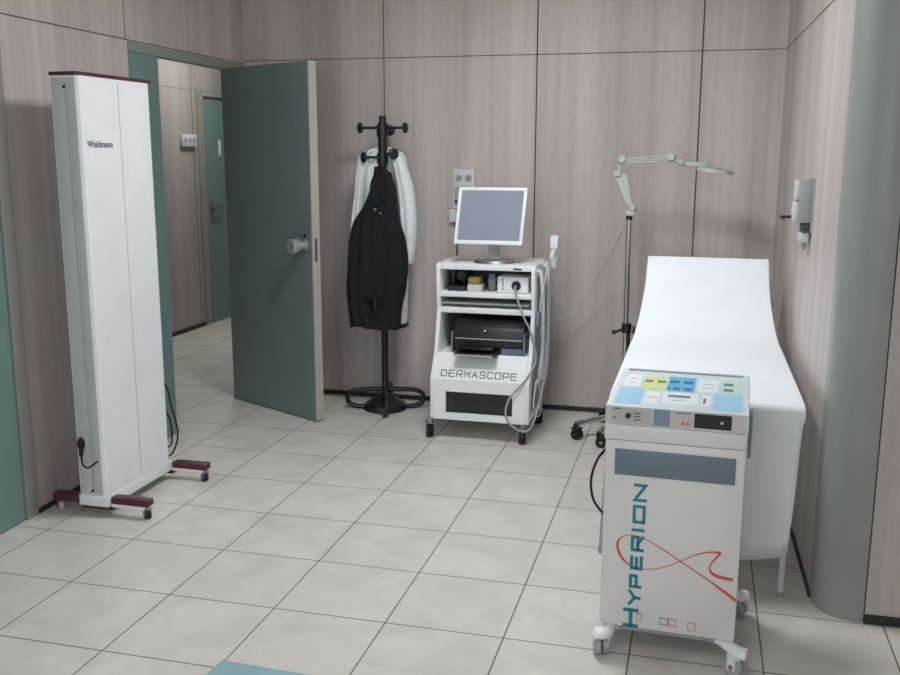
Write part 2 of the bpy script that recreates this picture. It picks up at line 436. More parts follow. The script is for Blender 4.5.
bx('door_label', (XC + .012, XC + .016, 5.20, 5.24, 1.50, 1.64), 'white', d3)

# open door leaf, hinged at the far jamb
dr = sroot('door_1', 'open dark teal door swung into the room with round metal knob', 'door', (-.64, 2.56, 0))
h0 = Vector((-.650, 2.548, 0)); h1 = Vector((.053, 2.181, 0)); dd = (h1 - h0).normalized(); nn = Vector((-dd.y, dd.x, 0))
def leaf_poly(a, b, c0, c1):
    w = (h1 - h0).length
    return [tuple((h0 + dd * a + nn * c0).xy), tuple((h0 + dd * b + nn * c0).xy), tuple((h0 + dd * b + nn * c1).xy), tuple((h0 + dd * a + nn * c1).xy)]
WL = (h1 - h0).length
bm = NB(); prism(bm, leaf_poly(0, WL, 0, .050), 'z', .008, 2.018); obj('door_leaf', bm, 'teal_dark', dr, smooth=False)
bm = NB(); prism(bm, leaf_poly(WL, WL + .010, .0, .052), 'z', .008, 2.018); obj('door_edge', bm, 'cream', dr, smooth=False)['label'] = 'cream edge strip'
bm = NB(); prism(bm, leaf_poly(WL + .010, WL + .0115, .014, .032), 'z', .93, 1.06); obj('strike_plate', bm, 'steel', dr, smooth=False)
kc = h0 + dd * (WL - .055) + Vector((0, 0, 1.02))
bm = NB(); cyl(bm, kc, kc - nn * .012, .032); cyl(bm, kc - nn * .010, kc - nn * .055, .022, .020); cyl(bm, kc - nn * .050, kc - nn * .058, .022, .040); cyl(bm, kc - nn * .058, kc - nn * .100, .040, .042); cyl(bm, kc - nn * .100, kc - nn * .106, .042, .034)
obj('door_handle', bm, 'door_knob', dr)
bm = NB(); lk = kc + Vector((0, 0, .052)) - dd * .0; cyl(bm, lk, lk - nn * .004, .010); obj('keyhole', bm, 'black', dr)

# ------------------------------------------------------------------ ceiling lights
def ceiling_light(x, y, lx, ly, label, material='light'):
    t = thing('ceiling_light', label, 'ceiling light', (x, y, H))
    bm = NB(); z0, z1 = H - .03, H
    box(bm, x - lx - .03, x + lx + .03, y - ly - .03, y - ly, z0, z1); box(bm, x - lx - .03, x + lx + .03, y + ly, y + ly + .03, z0, z1)
    box(bm, x - lx - .03, x - lx, y - ly, y + ly, z0, z1); box(bm, x + lx, x + lx + .03, y - ly, y + ly, z0, z1)
    obj('frame', bm, 'white', t, smooth=False)
    bx('diffuser', (x - lx, x + lx, y - ly, y + ly, H - .02, H - .001), material, t, smooth=False)
ceiling_light(1.30, .90, .3, .3, 'square recessed ceiling light above the middle of the room')
ceiling_light(1.35, -1.9, .6, .3, 'long recessed ceiling light behind the camera side of the room', 'light_rear')
ceiling_light(-1.4, 4.4, .15, .3, 'dim corridor ceiling light beyond the doorway', 'light_cor')

# ------------------------------------------------------------------ phototherapy column
CORD_A = [(-.275, 1.085, .50), (-.252, 1.12, .438), (-.236, 1.12, .356), (-.212, 1.12, .262), (-.207, 1.12, .221), (-.221, 1.12, .16), (-.251, 1.115, .108), (-.275, 1.088, .12)]
CORD_B = [(-.27, 1.086, .36), (-.250, 1.115, .306), (-.241, 1.12, .245), (-.241, 1.12, .184), (-.250, 1.115, .155), (-.27, 1.086, .15)]
X0, X1, Y0, Y1 = -.358, -.230, .573, 1.083
uv = thing('phototherapy_panel', 'tall white upright phototherapy cabinet on burgundy feet by the left wall', 'medical device', (-.3, .82, 0))
bm = NB()
prism(bm, [(X0, Y0 + .0), (X1 - .016, Y0), (X1 - .005, Y0 + .005), (X1, Y0 + .016), (X1, Y1 - .02), (X1 - .02, Y1), (X0, Y1)], 'z', .10, 1.828)
obj('cabinet', bm, 'white', uv, angle=20)
bm = NB(); prism(bm, [(X0 - .004, Y0 - .004), (X1 - .014, Y0 - .004), (X1 - .002, Y0 + .002), (X1 + .004, Y0 + .014), (X1 + .004, Y1 + .004), (X0 - .004, Y1 + .004)], 'z', 1.8285, 1.843, .003)
obj('top_cap', bm, 'burgundy', uv)['label'] = 'burgundy top edge cap'
bx('kick_plate', (X0 - .006, X1 + .006, Y0 - .006, Y1 + .006, .05, .098), 'white', uv, bev=.003)
bm = NB(); box(bm, X1, X1 + .0008, .832, .8345, .11, 1.81); box(bm, X0 + .062, X0 + .064, Y0 - .0008, Y0, .11, 1.81)
obj('door_gap', bm, 'grey_pl', uv, smooth=False)
for (q0, q1) in ((X0 + .004, X0 + .060), (X0 + .066, X1 - .018)): bx('side_panel', (q0, q1, Y0 - .003, Y0, .104, 1.82), 'side_grey', uv, bev=.001)['label'] = 'light grey side strip'
for z in (1.785, .118):
    bm = NB(); cyl(bm, (-.295, Y0 - .007, z), (-.295, Y0, z), .006, seg=12); obj('screw', bm, 'black', uv)
for y in (Y0 + .035, Y1 + .018):
    bm = NB(); box(bm, X1 + .008, X1 + .185, y - .024, y + .024, .060, .090, bev=.004); box(bm, X0 - .15, X0 - .008, y - .024, y + .024, .050, .085, bev=.004)
    box(bm, X0 - .008, X1 + .008, y - .02, y + .02, .03, .05)
    ft = obj('foot', bm, 'burgundy', uv); ft['label'] = 'burgundy foot rail'
    bm = NB(); box(bm, X1 + .008, X1 + .165, y - .020, y + .020, .046, .0595); obj('foot_strip', bm, 'white', ft)
    caster(uv, X1 + .17, y, .055, r=.021, w=.018, ang=math.radians(60), fork_mat='steel')
    caster(uv, X0 - .13, y, .045, r=.019, w=.018, ang=math.radians(60), wheel_mat='offwhite', fork_mat='steel')
bm = NB(); ball(bm, (-.331, Y0 - .012, .325), .02, .8, .8, 1.4); cyl(bm, (-.331, Y0 - .012, .31), (-.334, Y0 - .014, .27), .011, .007)
obj('plug', bm, 'rubber', uv)
bm = NB(); tube(bm, [(-.332, Y0 - .014, .29), (-.325, Y0 - .02, .24), (-.30, Y0 - .022, .225), (-.275, Y0 - .018, .24), (-.262, Y0 - .004, .252)], .0035)
obj('power_cord', bm, 'rubber', uv)
bm = NB(); tube(bm, CORD_A, .0042)
tube(bm, CORD_B, .0042)
obj('hanging_cord', bm, 'rubber', uv)
def text_mesh(body, size, loc, U, V, material, parent, name, width=None):
    cu = bpy.data.curves.new(name, 'FONT'); cu.body = body; cu.size = size; cu.extrude = .0004; cu.offset = size * .03
    to = bpy.data.objects.new(name, cu); COL.objects.link(to)
    dg = bpy.context.evaluated_depsgraph_get(); me = bpy.data.meshes.new_from_object(to.evaluated_get(dg))
    COL.objects.unlink(to); bpy.data.objects.remove(to)
    n = U.cross(V); xs = [v.co.x for v in me.vertices]; k = width / (max(xs) - min(xs)) if width else 1
    off = top_of(parent).location
    for v in me.vertices: v.co = Vector(loc) + U * v.co.x * k + V * v.co.y + n * (v.co.z + .0006) - off
    me.materials.clear(); me.materials.append(M[material]); me.name = name
    o = bpy.data.objects.new(name, me); COL.objects.link(o); o.parent = parent; return o
text_mesh('Waldmann', .036, (X1, .603, 1.552), Vector((0, 1, 0)), Vector((0, 0, 1)), 'ink_grey', uv, 'lettering', .172)

# ------------------------------------------------------------------ coat stand
CX, CY = .350, 2.56
cs = thing('coat_stand', 'black metal coat stand with round hooks against the back wall', 'coat stand', (CX, CY, 0))
bm = NB(); cyl(bm, (CX, CY, .05), (CX, CY, 1.735), .020); cyl(bm, (CX, CY, 1.735), (CX, CY, 1.74), .022); cyl(bm, (CX, CY, 1.45), (CX, CY, 1.70), .027)
cyl(bm, (CX, CY, 1.62), (CX, CY, 1.69), .034); cyl(bm, (CX, CY, 1.47), (CX, CY, 1.53), .034)
obj('pole', bm, 'coat_stand', cs)
for k, (a, z) in enumerate([(180, 1.672), (0, 1.672), (218, 1.505), (320, 1.525), (90, 1.66), (100, 1.50)]):
    a = math.radians(a); L = .135 if z > 1.6 else .115; d = Vector((math.cos(a), math.sin(a), 0))
    p0 = Vector((CX, CY, z)); p1 = p0 + d * L
    bm = NB(); cyl(bm, p0, p1, .008, seg=12)
    hk = obj('hook', bm, 'coat_stand', cs)
    bm = NB(); cyl(bm, p1 - d * .006, p1 + d * .008, .031); cyl(bm, p1 + d * .008, p1 + d * .016, .031, .018); cyl(bm, p1 - d * .014, p1 - d * .006, .012, .031)
    obj('knob', bm, 'coat_stand', hk)
bm = NB(); ring = [(CX + .135 * math.cos(2 * math.pi * i / 12), CY + .135 * math.sin(2 * math.pi * i / 12), .525) for i in range(12)]
tube(bm, ring, .012, closed=True, n=4); cyl(bm, (CX - .13, CY, .525), (CX + .13, CY, .525), .008); cyl(bm, (CX, CY - .13, .525), (CX, CY + .13, .525), .008)
obj('umbrella_ring', bm, 'coat_stand', cs)
bm = NB(); cyl(bm, (CX, CY, .012), (CX, CY, .04), .13, .12, seg=36); cyl(bm, (CX, CY, .04), (CX, CY, .10), .12, .03, seg=36); obj('base', bm, 'coat_stand', cs)
for ang in (20, 100, 192, 290):
    a = math.radians(ang); c, sn_ = math.cos(a), math.sin(a)
    def Q(r, z): return (CX + c * r, CY + sn_ * r, z)
    bm = NB(); tube(bm, [Q(.02, .125), Q(.10, .122), Q(.17, .118), Q(.218, .10), Q(.232, .068), Q(.218, .034), Q(.17, .017), Q(.10, .016), Q(.03, .016)], .0145)
    obj('leg', bm, 'coat_stand', cs)

def garment(rows, y_front, seg=72, folds=7, amp=.010, seed=1, slit=None):
    """rows: (z, x_left, x_right, depth). ring loft; hollow at the hem"""
    rnd = random.Random(seed); ph = [rnd.random() * 6.28 for _ in range(4)]
    P = smooth_path([(r[1], r[2], r[0]) for r in rows], 6); D = smooth_path([(r[3], 0, r[0]) for r in rows], 6)
    bm = NB(); rings = []; N = len(P)
    for i in range(N):
        x0, x1, z = P[i]; dep = D[i].x; cx = (x0 + x1) / 2; hw = (x1 - x0) / 2
        t = i / (N - 1); ring = []
        for k in range(seg):
            a = 2 * math.pi * k / seg; ca, sa = math.cos(a), math.sin(a)
            px = cx + hw * math.copysign(abs(ca) ** .8, ca)
            u = (px - cx) / max(hw, 1e-3)
            f = amp * (.25 + .75 * t) * (math.sin(folds * u * 2.6 + ph[0] + .7 * math.sin(t * 4)) + .5 * math.sin(folds * u * 5.1 + ph[1] + t * 2) + .35 * math.sin(17 * t + 3 * u + ph[2]))
            py = y_front + dep / 2 + (dep / 2) * math.copysign(abs(sa) ** .7, sa) + f * (1 if sa < 0 else .4)
            zz = z + (.008 * math.sin(u * 5 + ph[3]) if i == N - 1 else 0)
            ring.append(bm.verts.new((px, py, zz)))
        rings.append(ring)
    for i in range(N - 1):
        for k in range(seg):
            j = (k + 1) % seg; bm.faces.new((rings[i][k], rings[i][j], rings[i + 1][j], rings[i + 1][k]))
    bm.faces.new(rings[0][::-1]); bm.faces.new(rings[-1])
    return bm
def sleeve(pts, r0, r1, seed, flat=.7):
    rnd = random.Random(seed); bm = NB(); f = [rnd.random() * 6 for _ in range(3)]
    tube(bm, pts, lambda t: (r0 + (r1 - r0) * t) * (1 + .07 * math.sin(22 * t + f[0]) + .05 * math.sin(41 * t + f[1])), seg=20)
    return bm
lab = thing('lab_coat', 'white lab coat hanging on the coat stand behind the black jacket', 'coat', (CX, CY + .05, .65))
bm = garment([(1.545, .255, .43, .04), (1.525, .225, .465, .08), (1.47, .205, .48, .10), (1.35, .20, .49, .10), (1.15, .185, .495, .10), (.95, .185, .49, .10), (.75, .20, .486, .09), (.57, .215, .480, .08), (.52, .22, .475, .08)], CY - .005, seed=3, amp=.008)
obj('body', bm, 'cloth_white', lab, angle=80)
bm = garment([(1.525, .40, .465, .06), (1.47, .42, .492, .08), (1.38, .435, .525, .09), (1.28, .45, .546, .09), (1.15, .462, .555, .085), (1.03, .468, .553, .08), (.92, .475, .540, .075), (.895, .48, .534, .07)], CY - .06, seed=11, amp=.007, folds=2, seg=40)
obj('sleeve', bm, 'cloth_white', lab, angle=80)
bm = garment([(1.52, .222, .28, .06), (1.47, .204, .27, .08), (1.38, .192, .25, .08), (1.28, .182, .24, .08), (1.15, .165, .225, .075), (1.03, .152, .21, .07), (.92, .142, .19, .06), (.845, .136, .175, .055)], CY - .06, seed=12, amp=.007, folds=2, seg=40)
obj('sleeve', bm, 'cloth_white', lab, angle=80)
bm = NB(); tube(bm, [(.27, CY + .03, 1.50), (.275, CY - .02, 1.535), (.31, CY + .03, 1.55), (.38, CY + .03, 1.55), (.41, CY - .02, 1.535), (.42, CY + .03, 1.50)], .012); obj('collar', bm, 'cloth_white', lab, angle=80)
jk = thing('black_jacket', 'black jacket draped from a hook on the front of the coat stand', 'jacket', (CX, CY - .1, .6))
bm = garment([(1.455, .350, .405, .05), (1.41, .340, .438, .07), (1.36, .328, .455, .09), (1.32, .315, .462, .10), (1.23, .272, .470, .11), (1.145, .212, .482, .12), (1.045, .178, .512, .13), (.91, .166, .530, .13), (.80, .162, .520, .13), (.73, .165, .505, .12), (.70, .18, .49, .10)], CY - .165, seed=9, amp=.014, folds=5)
obj('body', bm, 'cloth_black', jk, angle=80)
bm = garment([(.90, .175, .29, .08), (.80, .163, .300, .11), (.70, .160, .309, .12), (.66, .165, .312, .12), (.60, .172, .316, .12), (.545, .178, .345, .11), (.53, .182, .345, .10)], CY - .170, seed=21, amp=.010, folds=3, seg=48)
obj('sleeve', bm, 'cloth_black', jk, angle=80)
bm = garment([(.90, .38, .51, .08), (.80, .355, .520, .11), (.72, .346, .506, .12), (.66, .340, .492, .12), (.60, .330, .482, .12), (.545, .310, .480, .11), (.525, .315, .472, .10)], CY - .162, seed=22, amp=.010, folds=3, seg=48)
obj('sleeve', bm, 'cloth_black', jk, angle=80)
bm = NB(); tube(bm, [(.350, CY - .11, 1.42), (.335, CY - .15, 1.34), (.37, CY - .168, 1.25), (.42, CY - .155, 1.31), (.44, CY - .13, 1.36), (.425, CY - .11, 1.42)], .013); obj('collar', bm, 'cloth_black', jk, angle=80)
bm = NB(); ball(bm, (.362, CY - .185, 1.215), .008); ball(bm, (.395, CY - .185, 1.195), .007); obj('button', bm, 'silver', jk)

# ------------------------------------------------------------------ wall socket unit + cable
wy = YB
ws = thing('wall_socket_unit', 'grey white twin socket panel on the back wall behind the monitor', 'socket', (.775, wy, 1.3))
bx('back_plate', (.708, .842, wy - .03, wy, 1.205, 1.435), 'offwhite', ws, bev=.004)
for x in (.745, .805):
    bm = NB(); cyl(bm, (x, wy - .036, 1.385), (x, wy - .03, 1.385), .020); sk = obj('socket', bm, 'grey_pl', ws)
    bm = NB()
    for dx in (-.007, .007): cyl(bm, (x + dx, wy - .0375, 1.385), (x + dx, wy - .036, 1.385), .003, seg=8)
    obj('pin_hole', bm, 'black', sk)
bx('cover_plate', (.72, .83, wy - .034, wy - .0302, 1.225, 1.335), 'grey_pl', ws, bev=.001)
bm = NB(); box(bm, .722, .74, wy - .037, wy - .034, 1.24, 1.255); obj('switch', bm, 'black', ws)
jb = bx('junction_box', (.688, .728, wy - .035, wy, 1.125, 1.20), 'offwhite', None, bev=.003, origin=(.708, wy, 1.16)); tag(jb, 'small off white box under the twin socket panel left of the monitor', 'socket box')
bm = NB(); tube(bm, [(.716, wy - .02, 1.122), (.73, wy - .018, 1.05), (.735, wy - .02, .9), (.74, wy - .025, .6), (.75, wy - .03, .3)], .004)
tag(obj('power_cable', bm, 'rubber', None, origin=(.74, wy, .9)), 'dark cable dropping down the back wall behind the monitor cart', 'cable')

# ------------------------------------------------------------------ imaging cart
ct = thing('equipment_cart', 'white wheeled instrument cart lettered DERMASCOPE carrying the monitor', 'cart', (1.05, 2.25, 0))
A0, A1 = .775, 1.318
prof = [(2.055, .112), (2.055, .335), (2.135, .465), (2.20, .70), (2.185, .765), (2.175, .93), (2.195, .948), (2.57, .948), (2.585, .93), (2.52, .75), (2.52, .112)]
for (a, b) in ((A0, A0 + .022), (A1 - .022, A1)):
    bm = NB(); prism(bm, prof, 'x', a, b, .004); sp = obj('side_panel', bm, 'white', ct)
    # recessed grey-blue inset with handle rail
    s = -1 if a == A0 else 1; xx = a if s < 0 else b
    bm = NB(); prism(bm, [(2.12, .16), (2.12, .33), (2.19, .46), (2.25, .70), (2.235, .88), (2.44, .88), (2.46, .16)], 'x', xx, xx + s * .003)
    obj('side_inset', bm, 'blue_grey', sp)
    if s < 0: continue
    bm = NB(); tube(bm, [(xx + s * .004, 2.20, .92), (xx + s * .03, 2.215, .88), (xx + s * .035, 2.26, .60), (xx + s * .03, 2.25, .35), (xx + s * .004, 2.24, .30)], .010)
    obj('side_rail', bm, 'white_cool', sp)
    bm = NB(); tube(bm, [(xx + s * .004, 2.46, .92), (xx + s * .03, 2.45, .88), (xx + s * .035, 2.44, .60), (xx + s * .03, 2.44, .35), (xx + s * .004, 2.44, .20)], .010)
    obj('side_rail', bm, 'white_cool', sp)
B0, B1 = A0 + .022, A1 - .022
bx('top_board', (B0, B1, 2.178, 2.58, .915, .947), 'white', ct, bev=.003)
bm = NB(); box(bm, 1.20, 1.245, 2.1765, 2.178, .922, .932); obj('maker_badge', bm, 'ink_dark', ct)
bx('shelf', (B0, B1, 2.183, 2.50, .765, .79), 'white', ct, bev=.003)
bx('keyboard_tray', (B0 + .012, B1 - .012, 2.205, 2.48, .722, .735), 'grey_pl', ct, bev=.002)
bx('shelf', (B0, B1, 2.198, 2.50, .675, .705), 'white', ct, bev=.003)
bx('back_panel', (B0, B1, 2.50, 2.51, .10, .915), 'dark', ct)
bx('shelf', (B0, B1, 2.13, 2.50, .440, .458), 'white', ct, bev=.003)
bm = NB(); prism(bm, [(2.1355, .466), (2.0555, .335), (2.067, .328), (2.147, .459)], 'x', B0, B1); fp = obj('front_panel', bm, 'white', ct)
bm = NB(); frame_plate(bm, B0, B1, .112, .335, .862, 1.228, .150, .268, 2.0555, 2.068); obj('lower_front', bm, 'white', ct)
bx('bottom_board', (B0, B1, 2.07, 2.50, .112, .1185), 'white', ct)
vt = bx('ventilated_unit', (.845, 1.245, 2.085, 2.42, .119, .300), 'dark', ct, bev=.003)
bm = NB()
for i in range(14): box(bm, .90, 1.19, 2.0835, 2.0848, .160 + i * .0075, .163 + i * .0075)
obj('vent_slot', bm, 'black', vt)
# lettering on the slanted front panel
pn = Vector((0, -(.466 - .335), (2.1355 - 2.0555))).normalized(); pv = Vector((0, .08, .131)).normalized(); pu = Vector((1, 0, 0))
bm = NB(); word = 'DERMASCOPE'; tot = .425; w = tot / 10
for i, ch in enumerate(word):
    zmid = .348; oo = Vector((.832 + i * w, 2.0555 + .08 * (zmid - .335) / .131, zmid)) + pn * .0007
    letter(bm, ch, oo, pu, pv, w * .80, .040, .0056, pn)
obj('lettering', bm, 'ink_grey', ct, smooth=False)
for (x, y, an) in ((.775, 2.06, 25), (1.285, 2.06, 15), (.79, 2.47, 40), (1.306, 2.47, 30)):
    caster(ct, x, y, .113, r=.041, w=.034, ang=math.radians(an), fork_mat='steel', twin=True)
# things on the cart shelves
pr = thing('printer', 'black inkjet printer in the middle bay of the white cart', 'printer', (1.07, 2.30, .458))
bm = NB(); prism(bm, [(2.165, .500), (2.165, .545), (2.19, .600), (2.24, .640), (2.46, .645), (2.46, .462), (2.19, .462)], 'x', .875, 1.265, .004); obj('body', bm, 'black', pr)
bx('paper_tray', (.905, 1.135, 2.055, 2.20, .466, .482), 'black', pr, bev=.003)
bx('tray_edge', (.912, 1.120, 2.049, 2.0549, .468, .478), 'chrome', pr)
bx('output_tray', (.925, 1.11, 2.085, 2.19, .498, .507), 'black_gloss', pr, bev=.002)
bx('side_cheek', (.868, .8745, 2.15, 2.30, .462, .575), 'blue_grey', pr); bx('side_cheek', (1.2655, 1.272, 2.15, 2.30, .462, .575), 'blue_grey', pr)
bm = NB(); box(bm, .885, 1.255, 2.1632, 2.1649, .540, .546); ball(bm, (1.05, 2.178, .585), .008); obj('trim_strip', bm, 'chrome', pr)
bm = NB(); box(bm, 1.145, 1.258, 2.157, 2.164, .466, .497); obj('side_tray', bm, 'slate', pr)
lb = thing('light_source_box', 'white light source box with black knob on the top cart shelf', 'medical device', (1.19, 2.3, .79))
bx('case', (1.105, 1.272, 2.225, 2.42, .792, .878), 'white', lb, bev=.004)
bm = NB(); cyl(bm, (1.208, 2.2248, .832), (1.208, 2.216, .832), .026, .024); cyl(bm, (1.208, 2.216, .832), (1.208, 2.205, .832), .013); obj('knob', bm, 'black', lb)
bm = NB()
for z in (.862, .846, .83, .814): cyl(bm, (1.135, 2.2248, z), (1.135, 2.222, z), .005, seg=10)
obj('indicator', bm, 'slate', lb)
bm = NB(); tube(bm, [(1.208, 2.204, .832), (1.215, 2.165, .81), (1.24, 2.15, .74), (1.27, 2.145, .67), (1.305, 2.14, .60), (1.335, 2.15, .45), (1.30, 2.06, .36), (1.22, 2.03, .26), (1.20, 2.02, .17), (1.24, 2.01, .11), (1.31, 2.03, .085), (1.345, 2.10, .14), (1.365, 2.2, .30), (1.372, 2.28, .55), (1.377, 2.30, .80), (1.380, 2.30, .985)], .0055, seg=8)
tag(obj('probe_cable', bm, 'cable_grey', None, origin=(1.208, 2.2, .8)), 'thick pale grey cable looping from the light source box down the cart front', 'cable')
cm = thing('camera_unit', 'black boxy device at the left of the top cart shelf', 'medical device', (.87, 2.3, .79))
bx('case', (.825, .925, 2.235, 2.42, .792, .818), 'black', cm, bev=.003); bx('upright', (.825, .850, 2.30, 2.42, .818, .900), 'black', cm, bev=.003)
bm = NB(); cyl(bm, (.885, 2.30, .868), (.885, 2.33, .868), .026); cyl(bm, (.885, 2.33, .868), (.885, 2.40, .868), .03); cyl(bm, (.885, 2.36, .818), (.885, 2.36, .84), .015); obj('lens', bm, 'black', cm)
yb = thing('carton', 'small yellow and white carton in the middle of the top cart shelf', 'box', (.975, 2.3, .79))
bx('lower_half', (.935, 1.015, 2.24, 2.33, .792, .828), 'offwhite', yb, bev=.002); bx('upper_half', (.937, 1.0, 2.25, 2.33, .828, .865), 'ochre', yb, bev=.002)
bt = thing('glass_jar', 'grey jar between the yellow carton and the light source box', 'jar', (1.055, 2.33, .79))
bm = NB(); cyl(bm, (1.055, 2.33, .791), (1.055, 2.33, .850), .024); cyl(bm, (1.055, 2.33, .850), (1.055, 2.33, .858), .024, .018); obj('body', bm, 'grey_pl', bt)
bm = NB(); cyl(bm, (1.055, 2.33, .858), (1.055, 2.33, .880), .02); obj('lid', bm, 'slate', bt)

# monitor
mo = thing('monitor', 'white framed flat monitor with blank blue grey screen on the cart', 'monitor', (1.07, 2.30, .944))
ym, yt, zm0, zm1 = 2.20, 2.262, 1.052, 1.352
mx0, mx1 = .866, 1.240
tl = math.atan2(yt - ym, zm1 - zm0); Hh = math.hypot(yt - ym, zm1 - zm0)
def tilted(x0, x1, a0, a1, v0, v1, bev=0):
    """a = depth behind the front plane, v = along the tilted height"""
    t = NB(); box(t, x0, x1, a0, a1, v0, v1, bev)
    for q in t.verts:
        x, a, v = q.co; q.co = Vector((x, ym + v * math.sin(tl) + a * math.cos(tl), zm0 + v * math.cos(tl) - a * math.sin(tl)))
    for q in t.verts: q.co.x += (q.co.z - zm0) * .05
    return t
bm = NB()
for s in ((mx0, mx1, 0, .018, 0, .022), (mx0, mx1, 0, .018, Hh - .018, Hh), (mx0, mx0 + .018, 0, .018, .0221, Hh - .0181), (mx1 - .018, mx1, 0, .018, .0221, Hh - .0181)): merge(bm, tilted(*s, bev=.003))
obj('bezel', bm, 'white', mo)
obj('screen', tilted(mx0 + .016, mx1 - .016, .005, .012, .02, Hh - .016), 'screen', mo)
obj('back_cover', tilted(mx0 + .01, mx1 - .01, .0181, .05, .008, Hh - .008, .01), 'offwhite', mo)
bm = NB(); prism(bm, [(1.045, .965), (1.105, .965), (1.102, 1.12), (1.048, 1.12)], 'y', 2.262, 2.28); obj('neck', bm, 'grey_pl', mo)
bm = NB(); t = NB(); cyl(t, (0, 0, 0), (0, 0, .014), .115, .108, seg=48); cyl(t, (0, 0, .014), (0, 0, .020), .10, .04, seg=48)
for q in t.verts: q.co = Vector((1.075 + q.co.x, 2.285 + q.co.y * .8, 0.9486 + q.co.z))
merge(bm, t); obj('stand_base', bm, 'steel', mo)
# hand piece in its holder
hp = thing('probe_handpiece', 'white hand probe standing in a holder at the cart corner', 'probe', (1.385, 2.3, .93))
bm = NB(); box(bm, 1.378, 1.420, 2.28, 2.32, 1.03, 1.100, bev=.006); tube(bm, [(1.398, 2.30, 1.035), (1.388, 2.30, 1.0), (1.380, 2.30, .975)], lambda t: .017 - .009 * t, seg=14); obj('handle', bm, 'white', hp)
bm = NB(); box(bm, 1.319, 1.40, 2.29, 2.325, .945, .957); cyl(bm, (1.398, 2.30, .93), (1.398, 2.30, .985), .018, .020); obj('holder', bm, 'offwhite', hp)
pc = NB(); tube(pc, [(1.372, 2.27, .972), (1.36, 2.24, .86), (1.345, 2.2, .74), (1.352, 2.19, .64), (1.358, 2.2, .5), (1.35, 2.16, .36), (1.362, 2.2, .2), (1.35, 2.17, .13), (1.335, 2.1, .20), (1.34, 2.15, .34)], .004, seg=8)
tag(obj('coiled_cable', pc, 'cable_white', None, origin=(1.36, 2.22, .5)), 'thin pale cable hanging down the right side of the cart from the hand probe', 'cable')
pg = bx('connector_block', (1.326, 1.356, 2.13, 2.175, .63, .71), 'slate', None, bev=.008, origin=(1.34, 2.15, .67)); tag(pg, 'slate blue plastic block hanging on the right side of the white cart among the cables', 'connector')

# ------------------------------------------------------------------ magnifier lamp on stand
LX, LY = 1.80, 2.40
ml = thing('magnifier_lamp', 'jointed pale grey green magnifier lamp on a chrome wheeled stand beside the couch', 'lamp', (LX, LY, 0))
for ang in (211, 247, 315, 30, 120):
    a = math.radians(ang); c, s_ = math.cos(a), math.sin(a); ex, ey = LX + (.30 if ang < 250 and ang > 200 else .262) * c, LY + (.30 if ang < 250 and ang > 200 else .262) * s_
    bm = NB(); tube(bm, [(LX + c * .02, LY + s_ * .02, .115), (LX + c * .13, LY + s_ * .13, .105), (ex, ey, .084)], lambda t: .019 - .004 * t, seg=12)
    obj('leg', bm, 'chrome', ml)
    caster(ml, ex, ey, .084, r=.030, w=.040, ang=a + .5, fork_mat='black', twin=True)
bm = NB(); cyl(bm, (LX, LY, .08), (LX, LY, .15), .035); obj('hub', bm, 'black', ml)
bm = NB(); cyl(bm, (LX - .012, LY, .15), (LX - .020, LY, 1.185), .0145); obj('pole', bm, 'chrome', ml)
bm = NB(); cyl(bm, (LX + .014, LY - .01, .15), (LX + .0, LY - .01, .60), .008); obj('inner_rod', bm, 'black', ml)
bm = NB(); cyl(bm, (LX - .012, LY, .575), (LX - .012, LY, .625), .026); cyl(bm, (LX - .012, LY, .60), (LX - .075, LY - .01, .575), .008); ball(bm, (LX - .078, LY - .01, .575), .013); cyl(bm, (LX + .02, LY, .59), (LX + .034, LY, .59), .02); obj('clamp_knob', bm, 'black', ml)
bm = NB(); cyl(bm, (LX - .020, LY, 1.185), (LX - .020, LY, 1.205), .018); obj('pole_collar', bm, 'black', ml)
bm = NB(); box(bm, LX - .040, LX + .010, LY - .018, LY + .018, 1.205, 1.235, bev=.006); ball(bm, (LX - .004, LY, 1.245), .022)
cyl(bm, (LX - .004, LY - .022, 1.252), (LX - .004, LY + .022, 1.252), .016); obj('arm_base', bm, 'lamp_green', ml)
bm = NB(); cyl(bm, (1.790, LY, 1.262), (1.725, LY, 1.425), .009); cyl(bm, (1.768, LY, 1.262), (1.700, LY, 1.415), .006)
prism(bm, [(1.768, 1.262), (1.792, 1.262), (1.757, 1.425), (1.700, 1.425)], 'y', LY - .008, LY + .008); obj('lower_arm', bm, 'lamp_green', ml)
bm = NB(); box(bm, 1.690, 1.732, LY - .02, LY + .02, 1.412, 1.442, bev=.008); cyl(bm, (1.715, LY, 1.44), (1.728, LY, 1.485), .010); ball(bm, (1.732, LY, 1.50), .027); cyl(bm, (1.732, LY - .03, 1.50), (1.732, LY + .03, 1.50), .016); box(bm, 1.74, 1.768, LY - .012, LY + .012, 1.478, 1.505, bev=.004); obj('elbow', bm, 'lamp_green', ml)
bm = NB(); cyl(bm, (1.755, LY, 1.502), (1.965, LY, 1.520), .0045); cyl(bm, (1.757, LY, 1.482), (1.965, LY, 1.492), .0045); cyl(bm, (1.76, LY + .0, 1.492), (1.965, LY, 1.506), .0035); obj('upper_arm', bm, 'lamp_green', ml)
bm = NB(); ball(bm, (1.985, LY, 1.513), .026); cyl(bm, (1.985, LY - .028, 1.513), (1.985, LY + .028, 1.513), .015); cyl(bm, (1.985, LY, 1.505), (2.03, LY, 1.486), .010); ball(bm, (2.035, LY, 1.486), .018); cyl(bm, (2.035, LY, 1.486), (2.07, LY, 1.470), .010); obj('wrist', bm, 'lamp_green', ml)
hd = Vector((.97, 0, -.13)).normalized()
t = NB(); cyl(t, (0, 0, -.008), (0, 0, .008), .095, .092, seg=48); cyl(t, (0, 0, .008), (0, 0, .014), .090, .06, seg=48)
rot = Matrix.Rotation(math.radians(7.5), 4, 'Y')
